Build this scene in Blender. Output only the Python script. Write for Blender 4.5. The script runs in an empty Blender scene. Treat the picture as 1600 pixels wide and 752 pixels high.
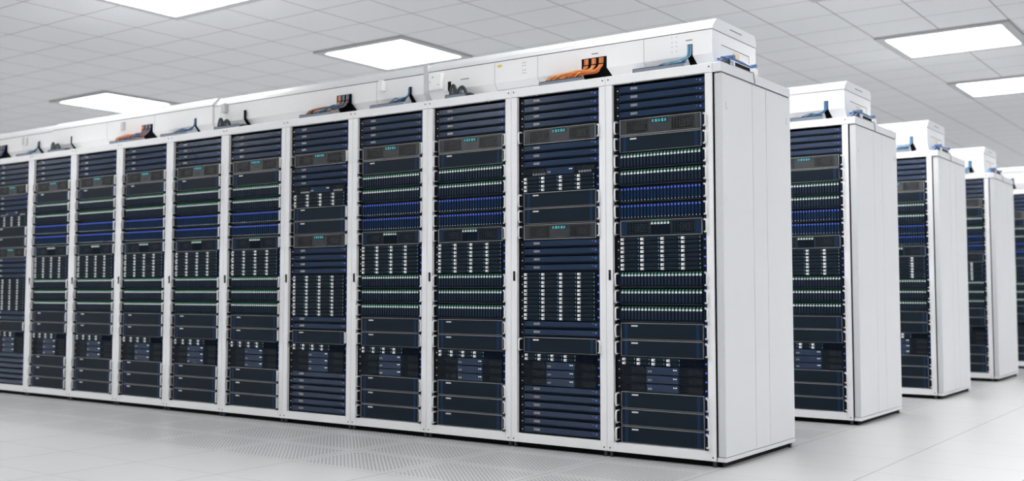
import bpy, math, random
from mathutils import Vector, Matrix
random.seed(7)
C = bpy.context.scene.collection
sc = bpy.context.scene
PI = math.pi

# ------------------------------------------------------------------ camera, world, exposure
cam_d = bpy.data.cameras.new('camera')
cam = bpy.data.objects.new('camera', cam_d); C.objects.link(cam)
YAW, PITCH, F_PX, CY = 0.62456, 0.06145, 1671.344, 352.6
cam.location = (2.21081, -4.72342, 0.83645)
cam.rotation_euler = (PI/2 + PITCH, 0, YAW)
cam_d.sensor_width = 36.0
cam_d.lens = F_PX/1600*36
cam_d.shift_y = -(376-CY)/1600
cam_d.dof.use_dof = True
cam_d.dof.focus_distance = 5.7
cam_d.dof.aperture_fstop = 1.6
cam_d.clip_end = 100
sc.camera = cam

w = bpy.data.worlds.new('world'); sc.world = w; w.use_nodes = True
w.node_tree.nodes['Background'].inputs[0].default_value = (0.8, 0.85, 0.9, 1)
w.node_tree.nodes['Background'].inputs[1].default_value = 0.5
PANEL_EMISSION = 13.5
sc.view_settings.view_transform = 'Standard'
sc.view_settings.look = 'None'
sc.view_settings.gamma = 1
sc.view_settings.use_curve_mapping = False
sc.view_settings.exposure = 0.19
sc.cycles.diffuse_bounces = 8
sc.cycles.max_bounces = 10
sc.cycles.glossy_bounces = 4
sc.cycles.sample_clamp_indirect = 8

# ------------------------------------------------------------------ materials
MATS = {}
def mat(name, col, rough=0.5, metal=0.0, emit=None, estr=0.0, spec=0.5, noise=0.0, nscale=60, coat=0.0):
    m = bpy.data.materials.new(name); m.use_nodes = True
    nt = m.node_tree; b = nt.nodes['Principled BSDF']
    b.inputs['Base Color'].default_value = (*col, 1)
    b.inputs['Roughness'].default_value = rough
    b.inputs['Metallic'].default_value = metal
    b.inputs['Specular IOR Level'].default_value = spec
    b.inputs['Coat Weight'].default_value = coat
    if emit:
        b.inputs['Emission Color'].default_value = (*emit, 1)
        b.inputs['Emission Strength'].default_value = estr
    if noise:
        tc = nt.nodes.new('ShaderNodeTexCoord'); n = nt.nodes.new('ShaderNodeTexNoise')
        n.inputs['Scale'].default_value = nscale; n.inputs['Detail'].default_value = 3
        mr = nt.nodes.new('ShaderNodeMapRange')
        mr.inputs['To Min'].default_value = 1-noise; mr.inputs['To Max'].default_value = 1+noise
        mx = nt.nodes.new('ShaderNodeMix'); mx.data_type = 'RGBA'; mx.blend_type = 'MULTIPLY'
        mx.inputs[0].default_value = 1
        mx.inputs[6].default_value = (*col, 1)
        nt.links.new(tc.outputs['Object'], n.inputs['Vector'])
        nt.links.new(n.outputs[0], mr.inputs[0]); nt.links.new(mr.outputs[0], mx.inputs[7])
        nt.links.new(mx.outputs[2], b.inputs['Base Color'])
    MATS[name] = m
    return m

mat('white_paint', (0.88, 0.885, 0.895), 0.42, noise=0.015, nscale=40)
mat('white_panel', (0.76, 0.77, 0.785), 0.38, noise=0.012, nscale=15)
mat('grey_paint', (0.62, 0.635, 0.65), 0.45, noise=0.02)
mat('duct_white', (0.93, 0.93, 0.935), 0.5, noise=0.01, nscale=20)
mat('black', (0.002, 0.0025, 0.004), 0.6, spec=0.1)
mat('black_plastic', (0.004, 0.005, 0.008), 0.45, spec=0.15)
mat('chassis', (0.002, 0.005, 0.010), 0.5, spec=0.1)
mat('navy_metal', (0.0036, 0.022, 0.064), 0.22, spec=0.70, noise=0.08, nscale=90)
mat('navy_strip', (0.0045, 0.025, 0.078), 0.35, spec=0.25)
mat('drive_face', (0.0030, 0.0115, 0.0290), 0.38, spec=0.10, noise=0.08)
mat('blank_face', (0.0080, 0.0155, 0.0250), 0.40, spec=0.16, noise=0.15, nscale=200)
mat('grey_face', (0.030, 0.034, 0.038), 0.26, spec=1.0, noise=0.08, nscale=120)
mat('dark_face', (0.010, 0.021, 0.035), 0.32, spec=0.4, noise=0.08)
mat('edge_metal', (0.38, 0.38, 0.385), 0.4, spec=0.5)
mat('dim_metal', (0.045, 0.055, 0.065), 0.4, metal=0.5)
mat('silver', (0.75, 0.75, 0.77), 0.35, metal=0.2)
mat('handle_white', (0.78, 0.79, 0.80), 0.35, metal=0.15)
mat('latch_white', (0.90, 0.92, 0.92), 0.4)
mat('tag_white', (0.8, 0.8, 0.8), 0.5)
mat('led_blue', (0.04, 0.08, 0.35), 0.4, emit=(0.07, 0.15, 0.80), estr=0.60)
mat('led_blue_dim', (0.006, 0.02, 0.10), 0.4, emit=(0.02, 0.05, 0.45), estr=0.06)
mat('led_green', (0.02, 0.16, 0.08), 0.4, emit=(0.04, 0.45, 0.20), estr=0.45)
mat('led_white', (0.7, 0.75, 0.8), 0.4, emit=(0.8, 0.95, 1.0), estr=0.8)
mat('led_amber', (0.4, 0.3, 0.1), 0.4, emit=(0.9, 0.7, 0.3), estr=0.3)
mat('cyan', (0.05, 0.3, 0.35), 0.4, emit=(0.10, 0.55, 0.62), estr=0.55)
mat('rail_blue_grey', (0.20, 0.235, 0.29), 0.42, metal=0.35, noise=0.05)
mat('cable_orange', (0.62, 0.17, 0.035), 0.42)
mat('cable_tan', (0.80, 0.38, 0.14), 0.42)
mat('cable_blue', (0.03, 0.13, 0.26), 0.42)
mat('cable_sky', (0.16, 0.36, 0.52), 0.42)
mat('cable_black', (0.03, 0.035, 0.04), 0.45)
mat('hose_grey', (0.16, 0.18, 0.19), 0.4)
mat('bracket_blue', (0.09, 0.17, 0.36), 0.4, noise=0.05)
mat('sticker_yellow', (0.75, 0.62, 0.12), 0.6)
mat('sticker_orange', (0.86, 0.66, 0.35), 0.6)
mat('slot_grey', (0.09, 0.10, 0.11), 0.6)
mat('line_grey', (0.42, 0.43, 0.45), 0.6)
mat('wall_paint', (0.80, 0.81, 0.82), 0.7, noise=0.02, nscale=3)
mat('dark_wall_paint', (0.34, 0.35, 0.37), 0.8, noise=0.02, nscale=3)
mat('light_frame', (0.40, 0.405, 0.41), 0.6)
mat('diffuser', (0.9, 0.9, 0.9), 0.6, emit=(1.0, 0.995, 0.985), estr=PANEL_EMISSION)

class NB:  # tiny math-node builder
    def __init__(s, m):
        s.nt = m.node_tree
    def math(s, op, a, b=None, c=None):
        n = s.nt.nodes.new('ShaderNodeMath'); n.operation = op
        for i, v in enumerate((a, b, c)):
            if v is None: continue
            if isinstance(v, (int, float)): n.inputs[i].default_value = v
            else: s.nt.links.new(v, n.inputs[i])
        return n.outputs[0]
    def xyz(s):
        tc = s.nt.nodes.new('ShaderNodeTexCoord'); sp = s.nt.nodes.new('ShaderNodeSeparateXYZ')
        s.nt.links.new(tc.outputs['Object'], sp.inputs[0]); s.co = tc.outputs['Object']
        return sp.outputs
    def line(s, v, origin, pitch, half):   # 1 on the grid lines
        f = s.math('FRACT', s.math('DIVIDE', s.math('SUBTRACT', v, origin), pitch))
        d = s.math('MULTIPLY', s.math('MINIMUM', f, s.math('SUBTRACT', 1.0, f)), pitch)
        return s.math('LESS_THAN', d, half)
    def mixcol(s, fac, a, b):
        n = s.nt.nodes.new('ShaderNodeMix'); n.data_type = 'RGBA'
        s.nt.links.new(fac, n.inputs[0])
        for i, v in ((6, a), (7, b)):
            if isinstance(v, tuple): n.inputs[i].default_value = (*v, 1)
            else: s.nt.links.new(v, n.inputs[i])
        return n.outputs[2]
    def noise(s, scale, lo, hi, detail=3):
        n = s.nt.nodes.new('ShaderNodeTexNoise'); n.inputs['Scale'].default_value = scale
        n.inputs['Detail'].default_value = detail
        s.nt.links.new(s.co, n.inputs['Vector'])
        mr = s.nt.nodes.new('ShaderNodeMapRange'); mr.inputs['From Min'].default_value = .3; mr.inputs['From Max'].default_value = .7
        mr.inputs['To Min'].default_value = lo; mr.inputs['To Max'].default_value = hi
        s.nt.links.new(n.outputs[0], mr.inputs[0])
        return mr.outputs[0]

CEIL_Z = 3.265
GX0, GXP, GY0, GYP = -0.900, 0.599, 2.792, 0.5473
def ceiling_material():
    m = mat('ceiling_tiles', (0.74, 0.745, 0.75), 0.85, spec=0.2)
    n = NB(m); x, y, z = n.xyz(); b = m.node_tree.nodes['Principled BSDF']
    l = n.math('MAXIMUM', n.line(x, GX0, GXP, 0.0055), n.line(y, GY0, GYP, 0.0045))
    sp = n.noise(140, 0.0, 1.0, 2)
    tile = n.mixcol(sp, (0.61, 0.62, 0.63), (0.69, 0.70, 0.71))
    col = n.mixcol(l, tile, (0.24, 0.245, 0.25))
    m.node_tree.links.new(col, b.inputs['Base Color'])
    return m
FX0, FXP, FY0, FYP = -0.574, 0.6055, -1.040, 0.4525
def floor_material():
    m = mat('floor_tiles', (0.74, 0.74, 0.745), 0.37, spec=0.4)
    n = NB(m); x, y, z = n.xyz(); b = m.node_tree.nodes['Principled BSDF']
    l = n.math('MAXIMUM', n.line(x, FX0, FXP, 0.0019), n.line(y, FY0, FYP, 0.0011))
    # perforated tiles in front of each row
    cy = n.math('FLOOR', n.math('DIVIDE', n.math('SUBTRACT', y, FY0), FYP))
    band = None
    for a, bb in ((-0.5, 2.5), (4.5, 7.5), (8.5, 11.5), (13.5, 16.5)):
        r = n.math('MULTIPLY', n.math('GREATER_THAN', cy, a), n.math('LESS_THAN', cy, bb))
        band = r if band is None else n.math('MAXIMUM', band, r)
    band = n.math('MULTIPLY', band, n.math('LESS_THAN', x, FX0 + FXP))
    marg = n.math('SUBTRACT', 1.0, n.math('MAXIMUM', n.line(x, FX0, FXP, 0.035), n.line(y, FY0, FYP, 0.035)))
    band = n.math('MULTIPLY', band, marg)
    def dots(ox, oy, p):
        fx = n.math('SUBTRACT', n.math('FRACT', n.math('DIVIDE', n.math('ADD', x, ox), p)), 0.5)
        fy = n.math('SUBTRACT', n.math('FRACT', n.math('DIVIDE', n.math('ADD', y, oy), p)), 0.5)
        d = n.math('SQRT', n.math('ADD', n.math('MULTIPLY', fx, fx), n.math('MULTIPLY', fy, fy)))
        return n.math('LESS_THAN', n.math('MULTIPLY', d, p), 0.0046)
    P = 0.0256
    h = n.math('MULTIPLY', n.math('MAXIMUM', dots(0, 0, P), dots(P/2, P/2, P)), band)
    wear = n.noise(0.8, 0.0, 1.0, 2)
    base = n.mixcol(wear, (0.57, 0.572, 0.58), (0.595, 0.597, 0.605))
    col = n.mixcol(l, base, (0.12, 0.12, 0.13))
    col = n.mixcol(h, col, (0.15, 0.16, 0.18))
    m.node_tree.links.new(col, b.inputs['Base Color'])
    return m
ceiling_material(); floor_material()

# ------------------------------------------------------------------ mesh builder
class MB:
    def __init__(s): s.v = []; s.f = []; s.m = []; s.mats = []; s.sm = []
    def mi(s, name):
        if name not in s.mats: s.mats.append(name)
        return s.mats.index(name)
    def add(s, vs, fs, m, smooth=False):
        k = len(s.v); s.v += [tuple(p) for p in vs]
        i = s.mi(m)
        for f in fs: s.f.append(tuple(k+a for a in f)); s.m.append(i); s.sm.append(smooth)
        return s
    def box(s, x0, x1, y0, y1, z0, z1, m):
        if x1 < x0: x0, x1 = x1, x0
        vs = [(x, y, z) for z in (z0, z1) for y in (y0, y1) for x in (x0, x1)]
        return s.add(vs, [(0,2,3,1),(4,5,7,6),(0,1,5,4),(2,6,7,3),(0,4,6,2),(1,3,7,5)], m)
    def cbox(s, x0, x1, y0, y1, z0, z1, m, c=0.001):   # box with its front edges chamfered
        if x1 < x0: x0, x1 = x1, x0
        vs = [(x0+c,y0,z0+c),(x1-c,y0,z0+c),(x1-c,y0,z1-c),(x0+c,y0,z1-c),
              (x0,y0+c,z0),(x1,y0+c,z0),(x1,y0+c,z1),(x0,y0+c,z1),
              (x0,y1,z0),(x1,y1,z0),(x1,y1,z1),(x0,y1,z1)]
        fs = [(0,1,2,3),(0,4,5,1),(1,5,6,2),(2,6,7,3),(3,7,4,0),(4,8,9,5),(5,9,10,6),(6,10,11,7),(7,11,8,4),(8,11,10,9)]
        return s.add(vs, fs, m)
    def ring(s, x0, x1, z0, z1, t, y0, y1, m):
        s.box(x0, x1, y0, y1, z1-t, z1, m); s.box(x0, x1, y0, y1, z0, z0+t, m)
        s.box(x0, x0+t, y0, y1, z0+t, z1-t, m); s.box(x1-t, x1, y0, y1, z0+t, z1-t, m)
        return s
    def disc(s, cx, cz, r, y0, y1, m, n=8):            # short cylinder facing -y
        vs = [(cx+r*math.cos(2*PI*i/n), y, cz+r*math.sin(2*PI*i/n)) for y in (y0, y1) for i in range(n)]
        fs = [tuple(range(n)), tuple(range(2*n-1, n-1, -1))] + [(i, n+i, n+(i+1) % n, (i+1) % n) for i in range(n)]
        return s.add(vs, fs, m)
    def prism(s, prof, x0, x1, m):                     # profile in (y, z), extruded along x
        n = len(prof)
        vs = [(x0, y, z) for y, z in prof] + [(x1, y, z) for y, z in prof]
        fs = [tuple(range(n-1, -1, -1)), tuple(range(n, 2*n))] + [(i, (i+1) % n, n+(i+1) % n, n+i) for i in range(n)]
        return s.add(vs, fs, m)
    def tube(s, pts, r, m, n=6, smooth=True, radii=None):
        pts = [Vector(p) for p in pts]; vs = []; up = Vector((0.13, 0.21, 0.97)).normalized()
        prev = None
        for i, p in enumerate(pts):
            t = (pts[min(i+1, len(pts)-1)] - pts[max(i-1, 0)]).normalized()
            if prev is None: a = t.cross(up).normalized()
            else: a = (prev - t*prev.dot(t)).normalized()
            prev = a; b = t.cross(a); rr = radii[i] if radii else r
            vs += [p + (a*math.cos(2*PI*k/n) + b*math.sin(2*PI*k/n))*rr for k in range(n)]
        fs = [(i*n+k, i*n+(k+1) % n, (i+1)*n+(k+1) % n, (i+1)*n+k) for i in range(len(pts)-1) for k in range(n)]
        fs += [tuple(range(n-1, -1, -1)), tuple(range((len(pts)-1)*n, len(pts)*n))]
        return s.add(vs, fs, m, smooth)
    def merge(s, o, off=(0, 0, 0)):
        k = len(s.v); s.v += [(a+off[0], b+off[1], c+off[2]) for a, b, c in o.v]
        for f, mi, sm in zip(o.f, o.m, o.sm):
            s.f.append(tuple(k+a for a in f)); s.m.append(s.mi(o.mats[mi])); s.sm.append(sm)
    def mesh(s, name):
        me = bpy.data.meshes.new(name); me.from_pydata(s.v, [], s.f)
        for n in s.mats: me.materials.append(MATS[n])
        me.polygons.foreach_set('material_index', s.m)
        me.polygons.foreach_set('use_smooth', s.sm)
        me.update(); return me

def spline(pts, n=6):
    P = [Vector(p) for p in pts]; P = [P[0]*2-P[1]] + P + [P[-1]*2-P[-2]]; out = []
    for i in range(1, len(P)-2):
        for k in range(n):
            t = k/n; a, b, c, d = P[i-1:i+3]
            out.append(0.5*((2*b)+(c-a)*t+(2*a-5*b+4*c-d)*t*t+(3*b-a-3*c+d)*t**3))
    return out + [P[-2]]

def tag(o, label, cat, group=None):
    o['label'] = label; o['category'] = cat
    if group: o['group'] = group
    return o
def empty(name, loc, parent=None):
    o = bpy.data.objects.new(name, None); C.objects.link(o); o.location = loc; o.empty_display_size = .05
    if parent: o.parent = parent
    return o
def obj(name, mb, parent=None, loc=(0, 0, 0)):
    o = bpy.data.objects.new(name, mb if isinstance(mb, bpy.types.Mesh) else mb.mesh(name)); C.objects.link(o)
    o.location = loc
    if parent: o.parent = parent
    return o
def structure(name, mb):
    o = obj(name, mb); o['kind'] = 'structure'; return o

# ------------------------------------------------------------------ room
RX0, RX1, RY0, RY1 = -19.0, 7.0, -8.0, 22.0
f = MB(); f.box(RX0, RX1, RY0, RY1, -0.05, 0.0, 'floor_tiles'); structure('floor', f)
f = MB(); f.box(RX0, RX1, RY0, RY1, CEIL_Z, CEIL_Z+.06, 'ceiling_tiles'); structure('ceiling', f)
f = MB(); f.box(RX0-.1, RX0, RY0, RY1, -.05, CEIL_Z+.06, 'wall_paint'); structure('wall_left', f)
f = MB(); f.box(RX1, RX1+.1, RY0, RY1, -.05, CEIL_Z+.06, 'wall_paint'); structure('wall_right', f)
f = MB(); f.box(RX0, RX1, RY0-.1, RY0, -.05, CEIL_Z+.06, 'dark_wall_paint'); structure('wall_front', f)
f = MB(); f.box(RX0, RX1, RY1, RY1+.1, -.05, CEIL_Z+.06, 'wall_paint'); structure('wall_back', f)

# ceiling lights: two by two tiles each
def light_meshes():
    W, D = 2*GXP, 2*GYP; fr = MB(); t = .080
    for x0, x1, y0, y1 in ((0, W, 0, t), (0, W, D-t, D), (0, t, t, D-t), (W-t, W, t, D-t)):
        fr.box(x0, x1, y0, y1, -.022, -.001, 'light_frame')
    di = MB(); di.box(t, W-t, t, D-t, -.012, -.004, 'diffuser')
    return fr.mesh('frame'), di.mesh('diffuser')
LF, LD = light_meshes()
LIGHT_LABEL = {
    (0, 1): 'bright square ceiling panel light over the back rows, higher of the two there',
    (0, 2): 'square ceiling panel light over the back rows, lower one cut by the picture edge',
    (1, -1): 'square ceiling panel light cut by the top of the picture above the aisle',
    (1, 0): 'whole square ceiling panel light just over the white duct, largest one fully seen',
    (2, 0): 'small distant square ceiling panel light over the far end of the front row'}
for i in range(-1, 4):
    for j in range(-3, 7):
        if j == 3: continue
        L = empty('ceiling_light', (GX0 - 8*GXP*i, GY0 + 5*GYP*j, CEIL_Z))
        if L.location.x < RX0 or L.location.x + 1.2 > RX1: bpy.data.objects.remove(L); continue
        if (i, j) in LIGHT_LABEL: tag(L, LIGHT_LABEL[i, j], 'ceiling light', 'square ceiling panel lights')
        else: tag(L, 'square ceiling panel light of the grid, out of sight or hidden by the ducts', 'ceiling light', 'hidden ceiling panel lights')
        obj('frame', LF, L); obj('diffuser', LD, L)

# ------------------------------------------------------------------ device prototypes (local: x centred, front face y=0, z from 0)
U = 0.0430
HW = 0.2270
EX = 0.2505      # outer edge of the mounting ears
DOFF = 0.009     # the devices sit a little towards the row's end inside each opening
class Part:
    def __init__(s, name, mb, loc=(0, 0, 0), kids=()): s.name, s.mb, s.loc, s.kids = name, mb, loc, list(kids); s.me = None
def mbx(*boxes):
    m = MB()
    for b in boxes: m.box(*b)
    return m

def ears(n, led=True, screws=True):
    out = []
    h = n*U
    for s in (-1, 1):
        m = MB(); m.box(s*HW, s*EX, .004, .009, .001, h-.001, 'black_plastic')
        if n == 1: m.box(s*.229, s*.2312, .0025, .004, .008, h-.008, 'navy_strip')
        else: m.box(s*.229, s*.2325, .002, .004, .012, h-.012, 'navy_strip')
        out.append(Part('mounting_ear', m))
    if screws:
        m = MB(); m.disc(-.241, h/2, .0030, .0005, .004, 'silver'); out.append(Part('screw', m))
        if n == 1:
            m = MB(); m.disc(.246, h-.01, .0022, .0005, .004, 'dim_metal'); out.append(Part('screw', m))
    if led:
        m = MB(); m.disc(.2395, h-.009 if n == 2 else h/2, .0042, -.0015, .004, 'led_blue'); out.append(Part('power_light', m))
    return out
def handles():
    out = []
    for s in (-1, 1):
        m = MB(); x = s*.2435; g = s*(.2620 if s > 0 else .2450)
        path = [(x, .004, .012), (x, -.012, .012), ((x+g)/2, -.0215, .0135), (g, -.0265, .020), (g, -.0275, .030), (g, -.0275, .056),
                (g, -.0265, .066), ((x+g)/2, -.0215, .0725), (x, -.012, .074), (x, .004, .074)]
        m.tube(path, .0048, 'handle_white', n=8)
        out.append(Part('handle', m))
        k = MB(); k.cbox(s*(.238 if s < 0 else .240), s*.2505, -.021, .004, .0005, .0130, 'black_plastic', .003)
        out.append(Part('release_latch', k))
    return out
def chassis(n, c='chassis'):
    m = MB(); m.box(-HW, HW, .003, .62, .002, n*U-.003, c); return Part('chassis', m)
def squares(xs, z, s=.0105, t=.0022, y=-.0012):
    out = []
    for x in xs:
        r = s/2-t/2; m = MB(); m.disc(x, z, r, y+.0006, .001, 'black', 10)
        m.tube([(x+r*math.cos(a), y, z+r*math.sin(a)) for a in [2*PI*q/12 for q in range(13)]], t*.42, 'silver', n=5)
        out.append(Part('network_port', m))
    return out
def grille(x0, x1, z0, z1, nx, nz, bar, bt, fans=2, name='grille', fz=None):
    m = MB(); m.box(x0, x1, -.0006, .001, z0, z1, 'black')
    for i in range(nx+1):
        x = x0+(x1-x0)*i/nx; m.box(x-bt/2, x+bt/2, -.0030, -.0006, z0, z1, bar)
    for k in range(nz+1):
        z = z0+(z1-z0)*k/nz; m.box(x0, x1, -.0032, -.0006, z-bt/2, z+bt/2, bar)
    r = min((z1-z0)*.42, (x1-x0)/(2*fans+1e-6)*.8) if fans else 0
    for i in range(fans):                                  # fan rings seen behind the bars
        cx = x0+(x1-x0)*(.35+.6*(i+.5)/fans); cz = (z0+z1)/2 if fz is None else fz
        pts = [(cx+r*math.cos(a), -.0022, cz+r*math.sin(a)) for a in [2*PI*q/12 for q in range(13)]]
        m.tube(pts, .0009, 'dim_metal', n=4)
        for q in range(5):
            a = 2*PI*q/5; m.tube([(cx, -.0018, cz), (cx+r*math.cos(a), -.0018, cz+r*math.sin(a))], .0009, 'dim_metal', n=4)
    return Part(name, m)

def p_switch():
    face = MB(); face.cbox(-HW, HW, 0, .004, .0110, .0400, 'navy_metal', .0012)
    face.box(-HW+.012, -HW+.019, -.0006, 0, .031, .0335, 'black'); face.cbox(HW, .2475, 0, .0038, .0110, .0400, 'navy_metal', .0012)
    vent = MB(); vent.box(-HW, HW, .006, .010, .001, .010, 'black')
    for i in range(40): x = -HW+.01+i*.0105; vent.box(x, x+.006, .005, .006, .0035, .0055, 'chassis')
    st = MB(); st.disc(.205, .031, .0015, -.0012, .001, 'led_amber'); st.disc(.194, .031, .001, -.0012, .001, 'black')
    pl = MB(); pl.disc(.2245, .0275, .0044, -.0016, .001, 'led_blue')
    e = ears(1, led=False)
    return [chassis(1), Part('faceplate', face), Part('vent', vent), Part('status_light', st), Part('power_light', pl)] + squares((-.158, -.1445, -.131), .0262, s=.0128, t=.0026) + e

def bezel(n=2, c='edge_metal', t=.0020):
    m = MB(); m.ring(-HW, HW, .003, n*U-.003, t, -.004, .003, c); return Part('bezel', m)
def p_vent(display=True):
    fc = 'grey_face' if display else 'dark_face'
    face = MB(); face.box(-HW+.0016, HW-.0016, 0, .003, .0046, 2*U-.0046, fc)
    for s in (-1, 1): face.box(s*.198, s*.216, -.001, 0, .008, 2*U-.008, 'navy_strip' if not display else 'dim_metal')
    P = [chassis(2), Part('faceplate', face), bezel()]
    P.append(grille(-.188, -.066, .014, .072, 8, 6, fc, .0030, 3))
    P.append(grille(.066, .188, .014, .072, 8, 6, fc, .0030, 3))
    if display:
        d = MB(); d.box(-.047, .045, -.001, 0, .055, .075, 'black_plastic')
        for i in range(5):
            x = -.042+i*.0175
            d.box(x, x+.0025, -.002, -.001, .058, .072, 'cyan')
            for z in (.058, .0635, .069) if i % 2 else (.0595, .067): d.box(x+.0025, x+.0105, -.002, -.001, z, z+.003, 'cyan')
            if i % 2: d.box(x+.009, x+.011, -.002, -.001, .058, .066, 'cyan')
        P.append(Part('display', d))
        b = MB()
        for i in range(4): b.box(-.02+i*.011, -.014+i*.011, -.001, 0, .030, .033, 'navy_strip')
        P.append(Part('indicator_strip', b))
    else:
        for i in range(6):
            c = MB(); c.cbox(-.0075, .0075, -.004, .001, .010, .076, 'drive_face', .001); c.box(-.0045, .0045, -.0045, -.004, .014, .056, 'black_plastic')
            P.append(Part('drive', c, (-.045+i*.018, 0, 0), [Part('drive_latch', LATCH_G), Part('status_light', LIGHT_G)]))
    return P + ears(2, screws=False) + handles()
LATCH_G = MB(); LATCH_G.cbox(-.0058, .0058, -.0066, -.004, .0600, .0695, 'latch_white', .001)
LATCH_G.box(-.0056, .0005, -.0069, -.0066, .0650, .0668, 'slot_grey')
LIGHT_G = MB(); LIGHT_G.add([(-.0045, -.0055, .0715), (.0005, -.0055, .0715), (.0062, -.0055, .0790), (.0022, -.0055, .0790),
                             (-.0045, -.0040, .0715), (.0005, -.0040, .0715), (.0062, -.0040, .0790), (.0022, -.0040, .0790)],
                            [(0, 1, 2, 3), (7, 6, 5, 4), (0, 4, 5, 1), (1, 5, 6, 2), (2, 6, 7, 3), (3, 7, 4, 0)], 'led_green')
LATCH_B = MB(); LATCH_B.disc(0, .0705, .0048, -.0062, -.004, 'led_blue'); LATCH_B.box(-.0052, .0052, -.0052, -.004, .0620, .0705, 'led_blue_dim')
LIGHT_B = MB(); LIGHT_B.disc(0, .0135, .0015, -.0052, -.004, 'led_white')
def p_array(blue=False):
    face = MB(); face.box(-HW, HW, 0, .003, .002, 2*U-.002, 'black_plastic')
    face.box(-HW, HW, -.004, 0, .0035, .0065, 'dim_metal')
    P = [chassis(2), Part('faceplate', face)]
    c = MB(); c.cbox(-.0078, .0078, -.004, .001, .009, .078, 'drive_face', .001)
    c.box(-.0040, .0040, -.0046, -.004, .016, .058, 'navy_strip' if blue else 'dark_face')
    for i in range(24):
        P.append(Part('drive', c, (-HW+.0110+i*.01882, 0, 0), [Part('drive_latch', LATCH_B if blue else LATCH_G), Part('status_light', LIGHT_B if blue else LIGHT_G)]))
    return P + ears(2, screws=False) + handles()
def p_blank():
    face = MB(); face.box(-HW+.0016, HW-.0016, -.001, .003, .0046, 2*U-.0046, 'blank_face')
    for s in (-1, 1): face.box(s*.190, s*.207, -.0018, -.001, .006, 2*U-.006, 'navy_strip')
    b = MB(); b.ring(-HW, HW, .003, 2*U-.003, .0011, -.004, .003, 'edge_metal'); b.box(-HW, HW, -.0045, .003, 2*U-.0048, 2*U-.0024, 'edge_metal')
    t = MB(); t.box(-.168, -.132, -.003, -.001, .0655, .0725, 'tag_white')
    return [chassis(2), Part('faceplate', face), Part('bezel', b), Part('tag', t)] + ears(2, screws=False) + handles()
LATCH_D = MB(); LATCH_D.cbox(0.001, .0205, -.008, -.004, .0030, .0160, 'latch_white', .0022)
LATCH_D.box(.0150, .0207, -.0086, -.0050, .0078, .0112, 'black_plastic')
def disk_part(wd):
    c = MB(); c.cbox(0, wd, -.004, .001, .0008, .0188, 'drive_face', .001); c.box(.022, wd-.016, -.0046, -.004, .0035, .0160, 'blank_face')
    c.box(.022, wd-.016, -.0052, -.0046, .0150, .0165, 'dim_metal')
    c.disc(wd-.006, .0125, .0014, -.0055, -.004, 'led_white', 6); c.disc(wd-.006, .006, .0012, -.0055, -.004, 'led_green', 6)
    return c
def p_disks():
    face = MB(); face.box(-HW, HW, 0, .003, .001, U-.001, 'black_plastic'); face.box(-HW, HW, -.003, 0, .0415, .0425, 'dim_metal')
    P = [chassis(1), Part('faceplate', face)]; c = disk_part(.109)
    for r in range(2):
        for i in range(4): P.append(Part('drive', c, (-HW+.001+i*.1130, 0, .0015+r*.0198), [Part('drive_latch', LATCH_D)]))
    return P + ears(1)
def p_alt():
    face = MB(); face.box(-HW, HW, 0, .003, .001, U-.001, 'black_plastic')
    P = [chassis(1), Part('faceplate', face)]; c = disk_part(.077)
    for r in range(2):
        for i in range(4): P.append(Part('drive', c, (-HW+.006+i*.0828, 0, .0015+r*.0198), [Part('drive_latch', LATCH_D)]))
    P.append(grille(.114, .2245, .004, U-.004, 9, 3, 'drive_face', .0022, 0))
    return P + ears(1)
def p_vent1(ports=False):
    face = MB(); face.box(-HW, HW, 0, .003, .001, U-.001, 'black_plastic')
    cp = MB(); cp.cbox(-.085, .092, -.003, .001, .003, U-.002, 'navy_metal', .001)
    z0 = .018 if ports else .004
    P = [chassis(1), Part('faceplate', face), Part('centre_panel', cp),
         grille(-.217, -.090, z0, U-.004, 12, 3, 'dark_face', .0020, 4), grille(.098, .2240, z0, U-.004, 12, 3, 'dark_face', .0020, 4)]
    P += squares((-.070, -.058), .018, s=.0095, t=.0020, y=-.0042)
    for x in (.068, .080):
        m = MB(); m.box(x-.0032, x+.0032, -.0042, -.003, .026, .030, 'led_white'); P.append(Part('status_light', m))
    if ports:
        for x in [-.165+i*.0175 for i in range(5)] + [.128+i*.0165 for i in range(5)]:
            m = MB(); m.ring(x-.0048, x+.0048, .0055, .0150, .0016, -.0015, .001, 'silver'); P.append(Part('network_port', m))
    return P + ears(1)

PROTO = {'switch': ('network_switch', 'network switch', 1, p_switch()), 'ventd': ('perforated_server', 'server', 2, p_vent(True)),
         'ventg': ('perforated_server', 'server', 2, p_vent(False)), 'green': ('drive_array', 'drive array', 2, p_array(False)),
         'blue': ('drive_array', 'drive array', 2, p_array(True)), 'blank': ('blank_fronted_server', 'server', 2, p_blank()),
         'disks': ('disk_server', 'server', 1, p_disks()), 'alt': ('short_disk_server', 'server', 1, p_alt()),
         'vent1': ('vented_server', 'server', 1, p_vent1(False)), 'portv': ('vented_port_server', 'server', 1, p_vent1(True))}
MCACHE = {}
def me_of(mb, name):
    if id(mb) not in MCACHE: MCACHE[id(mb)] = mb.mesh(name)
    return MCACHE[id(mb)]
ROOTS = {}
def build_proto(key, joined):
    name, cat, n, parts = PROTO[key]
    if joined:
        m = MB()
        def rec(p, off):
            o = tuple(a+b for a, b in zip(off, p.loc)); m.merge(p.mb, o)
            for k in p.kids: rec(k, o)
        for p in parts: rec(p, (0, 0, 0))
        return obj(name, m)
    r = empty(name, (0, 0, 0))
    for p in parts:
        o = obj(p.name, me_of(p.mb, p.name), r, p.loc)
        for k in p.kids: obj(k.name, me_of(k.mb, k.name), o, k.loc)
    return r
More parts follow.
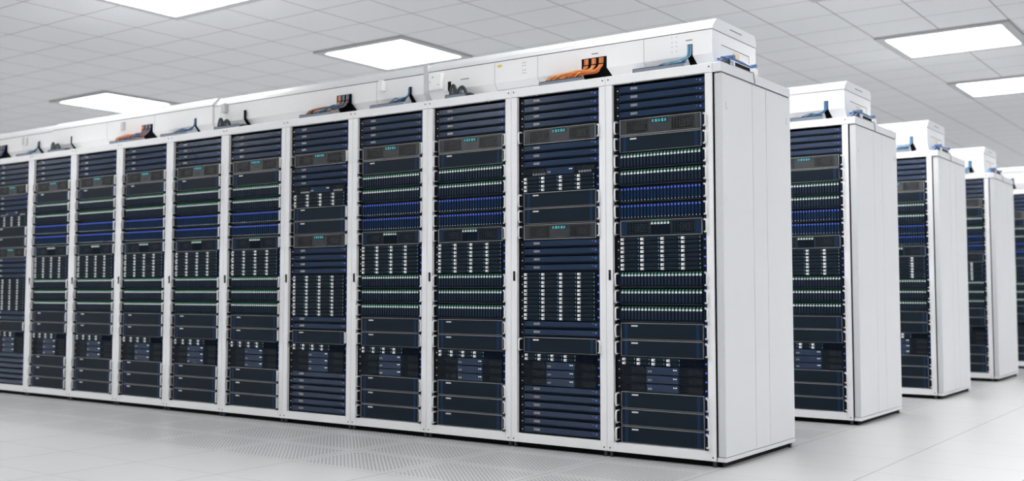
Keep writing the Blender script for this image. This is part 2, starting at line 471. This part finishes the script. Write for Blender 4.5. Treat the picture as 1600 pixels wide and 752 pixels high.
def copy_tree(o, parent=None):
    c = o.copy(); C.objects.link(c); c.parent = parent
    for ch in KIDS[o.name]: copy_tree(ch, c)
    return c
KIDS = {}
def record(o):
    KIDS[o.name] = list(o.children)
    for ch in KIDS[o.name]: record(ch)
def place(key, joined, loc):
    if (key, joined) not in ROOTS:
        r = build_proto(key, joined)
        bpy.context.view_layer.update()
        record(r); ROOTS[key, joined] = r
        o = r
    else: o = copy_tree(ROOTS[key, joined])
    o.location = loc
    return o

LAY_A = [('switch', f'{s} thin switch of the top four') for s in ('uppermost', 'second', 'third', 'lowest')] + [
    ('ventd', 'grey perforated server with cyan display'), ('blank', 'white-tagged blank server directly under the cyan display'),
    ('green', 'upper green-lit drive array above the blue arrays'), ('green', 'lower green-lit drive array above the blue arrays'),
    ('blue', 'upper blue-lit drive array'), ('blue', 'lower blue-lit drive array'),
    ('ventg', 'perforated server with six green-lit drives mid-front')] + [
    ('disks', f'{s} thin eight-disk server of the middle four') for s in ('uppermost', 'second', 'third', 'lowest')] + [
    ('green', f'{s} green-lit drive array of the lower three') for s in ('upper', 'middle', 'lowest')] + [
    ('blank', 'upper white-tagged blank server above the vented servers'), ('blank', 'lower white-tagged blank server above the vented servers'),
    ('alt', 'thin server with eight short disks and side grille')] + [
    ('vent1', f'{s} thin vented server with navy centre') for s in ('upper', 'middle', 'lowest')] + [
    ('blank', f'{s} white-tagged blank server of the bottom three') for s in ('upper', 'middle', 'lowest')]
LAY_B = [('switch', f'{s} thin switch of the top four') for s in ('uppermost', 'second', 'third', 'lowest')] + [
    ('ventd', 'upper perforated server with cyan display')] + [
    ('switch', f'{s} of three thin switches under upper cyan display') for s in ('uppermost', 'middle', 'lowest')] + [
    ('portv', 'thin vented server with small port rows'), ('disks', 'upper eight-disk server of the high pair'), ('disks', 'lower eight-disk server of the high pair'),
    ('blank', 'upper blank server above the lower cyan display'), ('blank', 'lower blank server above the lower cyan display'),
    ('ventd', 'lower perforated server with cyan display')] + [
    ('switch', f'{s} of four thin switches under lower cyan display') for s in ('uppermost', 'second', 'third', 'lowest')] + [
    ('disks', f'{s} eight-disk server of the block of six') for s in ('uppermost', 'second', 'third', 'fourth', 'fifth', 'lowest')] + [
    ('switch', 'upper thin switch of the pair below the disks'), ('switch', 'lower thin switch of the pair below the disks'),
    ('blank', 'lone blank server above the vented servers'), ('alt', 'thin server with eight short disks and side grille')] + [
    ('vent1', f'{s} thin vented server with navy centre') for s in ('upper', 'middle', 'lowest')] + [
    ('switch', f'{s} thin switch of the bottom six') for s in ('uppermost', 'second', 'third', 'fourth', 'fifth', 'lowest')]
GROUPS = {'switch': 'thin network switches in the racks', 'ventd': 'perforated servers with cyan displays', 'ventg': 'perforated servers with six drives',
          'green': 'green-lit drive arrays in the racks', 'blue': 'blue-lit drive arrays in the racks', 'blank': 'blank-fronted servers in the racks',
          'disks': 'eight-disk servers in the racks', 'alt': 'short disk servers in the racks', 'vent1': 'thin vented servers in the racks',
          'portv': 'vented servers with small ports'}
assert sum(PROTO[k][2] for k, _ in LAY_A) == 42 and sum(PROTO[k][2] for k, _ in LAY_B) == 42

# ------------------------------------------------------------------ rack cabinet (local: x centred, front plane y=0, floor z=0)
D, ZT, ZB, OZ0, OZ1 = 0.886, 1.945, 0.030, 0.0775, 1.8975
def rack_parts():
    P = []; W = .299; S = .2605
    m = MB(); m.cbox(-W, W, 0, .030, OZ1+.001, ZT, 'white_paint', .0015); P.append(('top_rail', m))
    m = MB()
    m.cbox(-W, -S, 0, .020, ZB, OZ1-.001, 'white_paint', .0012); m.cbox(S, W, 0, .020, ZB, OZ1-.001, 'white_paint', .0012)
    m.cbox(-S, S, 0, .020, ZB, OZ0, 'white_paint', .0012); P.append(('door_frame', m))
    m = MB()
    for x0, x1 in ((-W, -W+.004), (W-.004, W)): m.box(x0, x1, .030, D, ZB, ZT-.004, 'white_paint')
    m.box(-W, W, .030, D, ZT-.004, ZT, 'white_paint'); m.box(-W+.004, W-.004, D-.004, D, ZB, ZT-.004, 'white_paint')
    m.box(-W+.004, W-.004, .030, D-.004, ZB, ZB+.004, 'white_paint'); P.append(('cabinet_shell', m))
    m = MB()
    for x0, x1 in ((-W+.0045, -W+.0085), (W-.0085, W-.0045)): m.box(x0, x1, .0205, D-.01, ZB+.005, OZ1-.002, 'black')
    m.box(-W+.009, W-.009, .0305, D-.01, OZ1+.005, OZ1+.008, 'black'); m.box(-W+.009, W-.009, D-.014, D-.01, ZB+.005, OZ1, 'black')
    m.box(-W+.009, W-.009, .0205, D-.015, ZB+.005, ZB+.008, 'black'); P.append(('inner_liner', m))
    for s in (-1, 1):
        m = MB(); m.box(s*.2465, s*.286, .0225, .050, OZ0-.03, OZ1+.003, 'black')
        P.append(('mounting_rail', m))
    for s in (-1, 1):
        for z in (.047, ZT-.019):
            m = MB(); m.disc(s*.283, z, .0042, -.0012, .001, 'slot_grey', 10); m.disc(s*.283, z, .0022, -.0018, -.0012, 'black'); P.append(('bolt', m))
    m = MB(); m.cbox(-.2835, -.2725, -.006, .001, .893, .945, 'black_plastic', .002); m.box(-.2805, -.2755, -.0085, -.006, .925, .938, 'dim_metal')
    P.append(('door_latch', m))
    for x in (-.135, .140):
        m = MB(); m.tube([(x, .004, OZ1+.002), (x+.003, .004, OZ1-.006), (x+.010, .004, OZ1-.002), (x+.012, .004, OZ1+.002)], .0014, 'silver', n=5); m.box(x-.03, x-.026, .003, .006, OZ1-.003, OZ1+.001, 'silver'); P.append(('cage_clip', m))
    m = MB(); m.box(-W, W, .035, D-.04, 0.0, ZB, 'black'); P.append(('plinth', m))
    for s in (-1, 1):
        m = MB(); m.disc(0, 0, .010, -.011, 0, 'dim_metal', 10)
        m.v = [(x+s*.283, z+.020, -y*2.5+.001) for x, y, z in m.v]; P.append(('levelling_foot', m))
    return [(n, mb.mesh(n)) for n, mb in P]
RACK = rack_parts()
def side_cover():
    P = []; X0, X1 = .3065, .346
    m = MB(); m.cbox(X0, X1-.0006, .010, .040, ZB+.022, OZ1-.006, 'grey_paint', .001); P.append(('corner_post', m))
    ys = (.012, .3705, .5475, D)
    for a, b in zip(ys[:-1], ys[1:]):
        m = MB(); m.box(X0+.001, X1, a+.0018 if a > .02 else a+.0285, b-.0018, ZB+.0215, OZ1-.0075, 'white_panel')
        if a < .02: m.box(X1-.0005, X1, a-.001, a+.0285, ZB+.0215, OZ1-.0075, 'white_panel')
        P.append(('side_panel', m))
    m = MB(); m.box(X0, X1-.006, .035, D-.002, ZB+.02, OZ1, 'slot_grey'); P.append(('panel_backing', m))
    m = MB(); m.cbox(.2995, X1+.001, .001, D+.001, OZ1+.0005, ZT-.0005, 'white_panel', .0015); P.append(('top_trim', m))
    m = MB(); m.cbox(.3040, X1+.001, .004, D+.001, ZB-.001, ZB+.0185, 'white_panel', .0015); P.append(('bottom_trim', m))
    m = MB(); m.box(.2995, .3035, .006, .030, ZB+.004, OZ1, 'black'); P.append(('gap_shade', m))  # black strip painting the shade of the gap beside the door frame
    for y, z in ((.059, 1.737), (.835, 1.759)):
        m = MB(); m.box(X1-.001, X1+.0008, y-.008, y-.0055, z-.016, z+.016, 'line_grey'); m.box(X1-.001, X1+.0008, y-.0055, y+.010, z-.016, z-.0135, 'line_grey')
        P.append(('panel_lock', m))
    m = MB(); m.box(.2995, X1-.03, .035, D-.05, 0, ZB, 'black'); P.append(('side_plinth', m))
    m = MB(); m.box(.310, .332, D-.035, D-.010, 0, ZB, 'dim_metal'); P.append(('side_foot', m))
    return [(n, mb.mesh(n)) for n, mb in P]
COVER = side_cover()

ORD = ['end', 'second', 'third', 'fourth', 'fifth', 'sixth', 'seventh', 'eighth', 'ninth', 'tenth', 'eleventh', 'twelfth', 'thirteenth']
ROW = ['front', 'second', 'third', 'fourth', 'fifth']
S_ROW = 1.98961
def make_rack(row, k, layout):
    x = -.3-.6*k; y = S_ROW*row
    r = empty('server_rack', (x, y, 0))
    if k == 0:
        lab = f'white server rack with white side panels closing the end of the {ROW[row]} row'
        if row: lab = f'white-sided server rack closing the end of the {ROW[row]} row of racks'
    else: lab = f'white-framed server rack, {ORD[k]} from the panelled end of the {ROW[row]} row'
    tag(r, lab, 'server rack', 'white server racks')
    for n, me in RACK: obj(n, me, r)
    if k == 0:
        for n, me in COVER: obj(n, me, r)
    where = (f"{ROW[row]} row's end rack" if k == 0 else f"{ROW[row]} row's {ORD[k]} rack from end")
    z = OZ0+.0008+42*U
    joined = (row == 0 and k > 8) or row > 1 or (row > 0 and k > 0)
    for key, slot in layout:
        n = PROTO[key][2]; z -= n*U
        d = place(key, joined, (x+DOFF, y+.008, z))
        tag(d, f'{slot} in {where}', PROTO[key][1], GROUPS[key])
PATTERN = [0, 1, 0, 0, 1, 0, 0, 0, 0, 0, 1, 0, 0]
for k, b in enumerate(PATTERN): make_rack(0, k, LAY_B if b else LAY_A)
for row in (1, 2, 3, 4): make_rack(row, 0, LAY_A)
for row in (1, 2, 3): make_rack(row, 1, LAY_B)

# ------------------------------------------------------------------ cable ducts on the racks
def duct(name, x0, x1, y, dz, row, label, seams=(), end=False):
    r = empty(name, (0, S_ROW*row, 0)); tag(r, label, 'cable duct', 'white cable ducts on the racks')
    yb = .70
    prof = [(y+.062, ZT+.0005), (y+.035, 1.985), (y, 2.030), (y, 2.1505+dz), (yb, 2.1505+dz), (yb, ZT+.0005)]
    m = MB(); m.prism(prof, x0, x1, 'duct_white'); obj('duct_body', m, r)
    lid = [(y-.004, 2.1545+dz), (y+.012, 2.180+dz), (y+.046, 2.212+dz), (y+.060, 2.2165+dz), (yb-.014, 2.2165+dz), (yb+.004, 2.185+dz), (yb+.004, 2.1545+dz)]
    m = MB(); m.prism(lid, x0-.001, x1+.002, 'white_panel'); obj('duct_lid', m, r)  # lid coloured darker than the body to tone down light from above
    m = MB(); m.prism([(y+.001, 2.1505+dz), (y+.001, 2.1545+dz), (yb-.002, 2.1545+dz), (yb-.002, 2.1505+dz)], x0+.002, x1-.002, 'slot_grey'); obj('lid_seal', m, r)
    for s in seams:
        m = MB(); t = .0012
        m.box(s-t, s+t, y-.0008, y+.002, 2.030, 2.150+dz, 'line_grey')
        m.prism([(y-.0008, 2.030), (y+.034, 1.985), (y+.037, 1.985), (y+.003, 2.032)], s-t, s+t, 'line_grey'); obj('panel_seam', m, r)
    if end:
        m = MB(); m.box(x1+.0015, x1+.0035, .366, .511, 2.186+dz, 2.190+dz, 'slot_grey'); obj('lid_slot', m, r)
        m = MB(); m.box(x1-.001, x1+.0012, .263, .610, 2.088+dz, 2.091+dz, 'slot_grey'); m.box(x1-.001, x1+.0012, .607, .610, 1.96, 2.088+dz, 'line_grey'); obj('end_hatch', m, r)
        m = MB(); m.box(x1-.001, x1+.0014, .400, .480, 2.050, 2.076, 'sticker_orange'); m.box(x1+.0014, x1+.0018, .406, .474, 2.066, 2.069, 'duct_white'); m.box(x1+.0014, x1+.0018, .406, .440, 2.056, 2.060, 'duct_white')
        obj('warning_sticker', m, r)
    return r
def dots(r, x, y, z, nx, nz, p, m_='line_grey'):
    m = MB()
    for i in range(nx):
        for k in range(nz): m.disc(x+i*p, z+k*p, .0028, y-.0018, y+.001, m_, 6)
    obj('vent_holes', m, r)
DY = .155
r = duct('cable_duct', -1.925, -.07, DY, 0, 0, 'long white cable duct over the front row end racks, with hinged access panel', (-.457,), True)
m = MB(); t = .0012                                   # access panel outline
m.box(-1.428-t, -1.428+t, DY-.001, DY+.001, 2.030, 2.148, 'line_grey'); m.box(-1.128-t, -1.128+t, DY-.001, DY+.001, 2.030, 2.148, 'line_grey')
for x in (-1.428, -1.128): m.prism([(DY-.0008, 2.030), (DY+.032, 1.988), (DY+.035, 1.988), (DY+.003, 2.032)], x-t, x+t, 'line_grey')
m.box(-1.428, -1.128, DY+.0275, DY+.031, 1.990, 1.993, 'line_grey'); obj('access_panel', m, r)
m = MB(); m.box(-1.408, -1.378, DY-.0012, DY+.001, 2.118, 2.132, 'sticker_yellow'); obj('yellow_sticker', m, r)
for x, z in ((-1.228, 2.108), (-1.228, 2.066), (-.293, 2.110), (-.293, 2.062)): dots(r, x, DY, z, 2, 2, .016 if x < -1 else .026, 'slot_grey' if x < -1 else 'line_grey')
for x0, x1, z in ((-1.677, -1.615, 2.079), (-.775, -.735, 2.112), (-.215, -.178, 2.108)):
    m = MB(); m.box(x0, x1, DY-.0012, DY+.001, z, z+.004, 'slot_grey'); obj('label_slot', m, r)
m = MB(); m.cbox(-1.905, -1.800, DY-.030, DY, 2.035, 2.132, 'duct_white', .006)
cb = obj('control_box', m); tag(cb, 'small white control box with green light on the duct face', 'control box')
m = MB(); m.box(-1.872, -1.864, DY-.0315, DY-.030, 2.108, 2.116, 'led_green'); obj('indicator_light', m, cb)
m = MB(); m.disc(-1.890, 2.085, .003, DY-.0312, DY-.030, 'black'); m.disc(-1.822, 2.062, .003, DY-.0312, DY-.030, 'black'); obj('button', m, cb)
m = MB(); m.prism([(DY-.006, 2.2), (DY-.006, 2.028), (DY+.030, 1.982), (DY+.040, 1.982), (DY+.01, 2.03), (DY+.01, 2.2)], -1.958, -1.927, 'grey_paint')
jc = obj('joint_cover', m); tag(jc, 'grey joint strip between the two nearer white duct lengths', 'joint strip')
r2 = duct('cable_duct', -3.93, -1.960, DY+.012, -.002, 0, 'white cable duct length above the fourth to seventh front racks', (-2.36,))
r3 = duct('cable_duct', -5.97, -3.935, DY+.0, .004, 0, 'white cable duct length over the front row between the farther racks', (-4.6, -5.2))
r4 = duct('cable_duct', -7.80, -5.975, DY+.01, .0, 0, 'farthest white cable duct length over the front row', (-6.42,))
for x, z, lab in ((-2.30, 2.11, 'tiny white box on the duct above the fourth front rack'), (-3.80, 2.12, 'tiny pale box on the duct above the seventh front rack'),
             (-4.98, 2.10, 'tiny pale box on the duct above the ninth front rack'), (-6.37, 2.10, 'tiny grey box on the farthest duct length')):
    m = MB(); m.cbox(x-.018, x+.018, DY-.022, DY+.014 if x < -2.2 and x > -3.9 or x < -6 else DY, z-.03, z+.035, 'grey_paint' if x != -2.30 else 'duct_white', .003)
    tag(obj('sensor_box', m), lab, 'sensor box', 'small boxes on the ducts')
ROWDUCT = {}
for row in (1, 2, 3, 4):
    ROWDUCT[row] = duct('cable_duct', -1.195 if row < 4 else -.595, -.07, DY, 0, row, f'boxy white cable duct on top of the {ROW[row]} row of racks', (-.457,), True)

# ------------------------------------------------------------------ trays, ports and cables
def tray(x0, x1, row, label):
    y = .085; t = .003
    m = MB(); z0 = ZT+.0005; h = .036
    m.box(x0, x1, y, y+t, z0, z0+h, 'rail_blue_grey'); m.box(x0, x1, y+t, y+.050, z0, z0+t, 'rail_blue_grey')
    m.box(x0, x1, y+.050, y+.050+t, z0, z0+h*.5, 'rail_blue_grey'); m.box(x0-.002, x0, y-.001, y+.053, z0, z0+h, 'black_plastic')
    m.box(x0, x1, y-.0015, y+t, z0+h, z0+h+.0025, 'black_plastic')
    o = obj('cable_tray', m, None, (0, S_ROW*row, 0)); tag(o, label, 'cable tray', 'slim cable trays on the racks'); return o
def port(x0, x1, ztop, row, parent, flare=.02):
    y = DY-.0012
    m = MB(); m.prism([(y, ztop), (y, 2.029), (y+.030, 1.990), (y+.055, 1.9605), (y+.060, 1.9605), (y+.004, 2.034), (y+.004, ztop)], x0, x1, 'black')
    # the opening widens downward on its far side
    a = [(x1, y, 2.029), (x1+flare, y+.055, 1.9605), (x1, y+.055, 1.9605), (x1, y+.004, 2.034), (x1+flare, y+.060, 1.9605), (x1, y+.060, 1.9605)]
    m.add(a, [(0, 2, 1), (3, 4, 5), (0, 1, 4, 3), (1, 2, 5, 4), (0, 3, 5, 2)], 'black')
    return obj('cable_port', m, parent)
def bundle(kind, xt0, xt1, p0, p1, ztop, row, label):
    r = empty('cable_bundle', (p0, S_ROW*row+.1, ZT)); tag(r, label, 'cable bundle', 'cable bundles on the racks')
    rnd = random.Random(int(-p0*1000)+row)
    off = Vector((-p0, -.1, -ZT))
    if kind == 'k':
        for a, b, h in ((xt0+.022, xt0+.066, .074), (xt0+.078, xt0+.140, .058)):
            for q in range(2):
                s = .016*q
                pts = spline([(a+s*.5, .104+s*.3, 1.966), (a+.008+s*.5, .105+s*.3, 1.966+h*.72), ((a+b)/2, .106+s*.3, 1.966+h-s*.4), (b-.012, .108+s*.3, 1.966+h*.70), (b, .110, 1.968)], 8)
                m = MB(); rad = [.0095+.0014*(i % 2) for i in range(len(pts))]
                m.tube([p+off for p in pts], .013, 'hose_grey' if q else 'cable_black', n=8, radii=rad); obj('hose', m, r)
        m = MB(); m.tube([Vector(p)+off for p in spline([(xt1-.05, .112, 1.975), (xt1+.01, .116, 1.978), (xt1+.045, .128, 1.962)], 4)], .010, 'cable_black', n=7); obj('hose', m, r)
        return
    if kind == 'b': n, span, rr = 11, .75, .0030
    else: n, span, rr = 36, .95, .0036
    pw = p1-p0
    for i in range(n):
        u = (i+.5)/n
        if kind == 'b': px = p0+pw*(.12+.76*rnd.random()); g = 0
        else:
            g = i*3//n; px = p0+pw*(.20+.30*g)+pw*.085*rnd.uniform(-1, 1)
        xe = xt0+(xt1-xt0)*(.12+.75*((i*7) % n)/n) if kind != 'b' else xt0+(xt1-xt0)*(.40+.5*u)
        yy = .100+.030*rnd.random(); zr = 2.000+.016*rnd.random() if kind != 'b' else 1.992+.010*rnd.random()
        if kind != 'b': zr += .012*(px-p0)/pw*0
        top = ztop-.006
        pts = [(px, DY-.0065, top), (px, DY-.0085, 2.055 if kind != 'b' else 2.045), (px-.006, DY-.016, 2.034 if kind != 'b' else 2.022), (px-.035-.02*rnd.random(), yy+.02, zr+.004)]
        if px-.07 > xe+.05: pts.append(((px-.05+xe+.03)/2, yy+.004, zr+.012*rnd.random()))
        pts += [(xe+.028, yy-.004, zr-.004), (xe+.004, yy-.006, 1.984), (xe-.002, yy-.004, 1.955)]
        if kind == 'b': c = 'cable_sky' if rnd.random() < (.45 if row == 0 and p0 > -1 else .2) else 'cable_blue'
        elif p0 > -1: c = 'cable_tan' if rnd.random() < .4 else 'cable_orange'
        else: c = ('cable_tan' if rnd.random() < .4 else 'cable_orange') if g == 0 or xe < xt0+(xt1-xt0)*.30 else ('cable_sky' if rnd.random() < .12 else 'cable_blue')
        m = MB(); m.tube([p+off for p in spline(pts, 5)], rr, c, n=6); obj('cable', m, r)
    if kind == 'o':
        for g in range(3):
            x = p0+pw*(.20+.30*g); m = MB(); m.box(x-pw*.11-p0, x+pw*.11-p0, DY-.0130-.1, DY-.0105-.1, 2.048-ZT, 2.056-ZT, 'black_plastic'); obj('cable_tie', m, r)
TOPS = [(-.484, -.190, -.207, -.178, 2.088, 'b', 'end rack'), (-1.07, -.800, -.839, -.682, 2.093, 'o', 'second rack'),
        (-1.737, -1.590, -1.774, -1.75, 2.079, 'k', 'third rack'), (-2.337, -2.069, -2.081, -2.061, 2.082, 'b', 'fourth rack'),
        (-2.964, -2.690, -2.695, -2.567, 2.093, 'o', 'fifth rack'), (-3.825, -3.560, -3.596, -3.575, 2.090, 'k', 'seventh rack'),
        (-4.431, -4.133, -4.129, -4.111, 2.085, 'b', 'eighth rack'), (-5.06, -4.753, -4.756, -4.622, 2.090, 'o', 'ninth rack'),
        (-5.912, -5.680, -5.70, -5.68, 2.086, 'k', 'tenth rack'), (-6.388, -6.161, -6.174, -6.155, 2.085, 'b', 'eleventh rack'),
        (-7.036, -6.780, -6.84, -6.662, 2.095, 'o', 'twelfth rack')]
def wording(kind, x):
    if kind == 'b': return 'thin blue cables fanning'
    if kind == 'k': return 'dark looped hoses rising'
    return 'orange cables spilling' if x > -1 else 'orange and blue cables spilling'
for x0, x1, p0, p1, zt, kind, where in TOPS:
    tray(x0, x1, 0, f'blue-grey cable tray standing on the front row\'s {where}')
    port(p0, p1, zt, 0, r if p1 > -1.93 else r2 if p1 > -3.93 else r3 if p1 > -5.97 else r4, .028 if kind == 'o' else .018)
    bundle(kind, x0, x1, p0, p1, zt, 0, f'{wording(kind, x0)} into the tray on the front row\'s {where}')
for row in (1, 2, 3, 4):
    x0, x1, p0, p1, zt, kind, where = TOPS[0]
    tray(x0, x1, row, f'blue-grey cable tray standing on the {ROW[row]} row\'s end rack')
    port(p0, p1, zt, row, ROWDUCT[row])
    bundle(kind, x0, x1, p0, p1, zt, row, f'thin blue cables fanning into the tray on the {ROW[row]} row\'s end rack')

def bridge(row, label):
    r = empty('cable_bridge', (0.01, S_ROW*row+.05, ZT+.0005)); tag(r, label, 'cable bracket', 'blue cable brackets on the row ends')
    m = MB(); m.box(-.035, .020, .10, .40, 0, .004, 'bracket_blue'); m.box(-.035, .018, .10, .104, .004, .045, 'bracket_blue'); m.box(-.035, .018, .385, .40, .004, .03, 'bracket_blue'); obj('base_plate', m, r)
    for x, z in ((.012, .050), (-.010, .058), (-.030, .052)):
        m = MB(); m.tube([(x, .06, z-.014), (x, .16, z), (x, .26, z), (x, .40, z-.006)], .0055, 'bracket_blue', n=6); obj('rail', m, r)
    m = MB(); m.prism([(-.02, .003), (.10, .046), (.12, .046), (.11, .003)], -.030, -.004, 'bracket_blue'); obj('ramp', m, r)
    m = MB(); m.prism([(.0, .003), (.09, .036), (.11, .036), (.10, .003)], -.002, .012, 'cable_black'); obj('wedge', m, r)
    m = MB(); m.box(.008, .022, .135, .37, .010, .034, 'duct_white'); obj('side_housing', m, r)
    m = MB(); m.box(.0215, .0235, .150, .33, .012, .030, 'black'); obj('slot', m, r)
    for y in (.13, .40):
        m = MB(); m.cbox(-.036, .020, y, y+.03, .050, .066, 'bracket_blue', .004); obj('clamp', m, r)
    m = MB(); m.cbox(-.02, .024, .375, .43, .008, .040, 'duct_white', .006); obj('end_cap', m, r)
    m = MB(); m.tube(spline([(.020, .330, .012), (.0395, .335, .006), (.0405, .338, -.015), (.0400, .350, -.042), (.0395, .352, -.047)], 4), .0022, 'hose_grey', n=5); obj('hanging_wire', m, r)
for row in range(5):
    bridge(row, f'blue cable bracket on the outer top edge of the {ROW[row]} row\'s end rack')
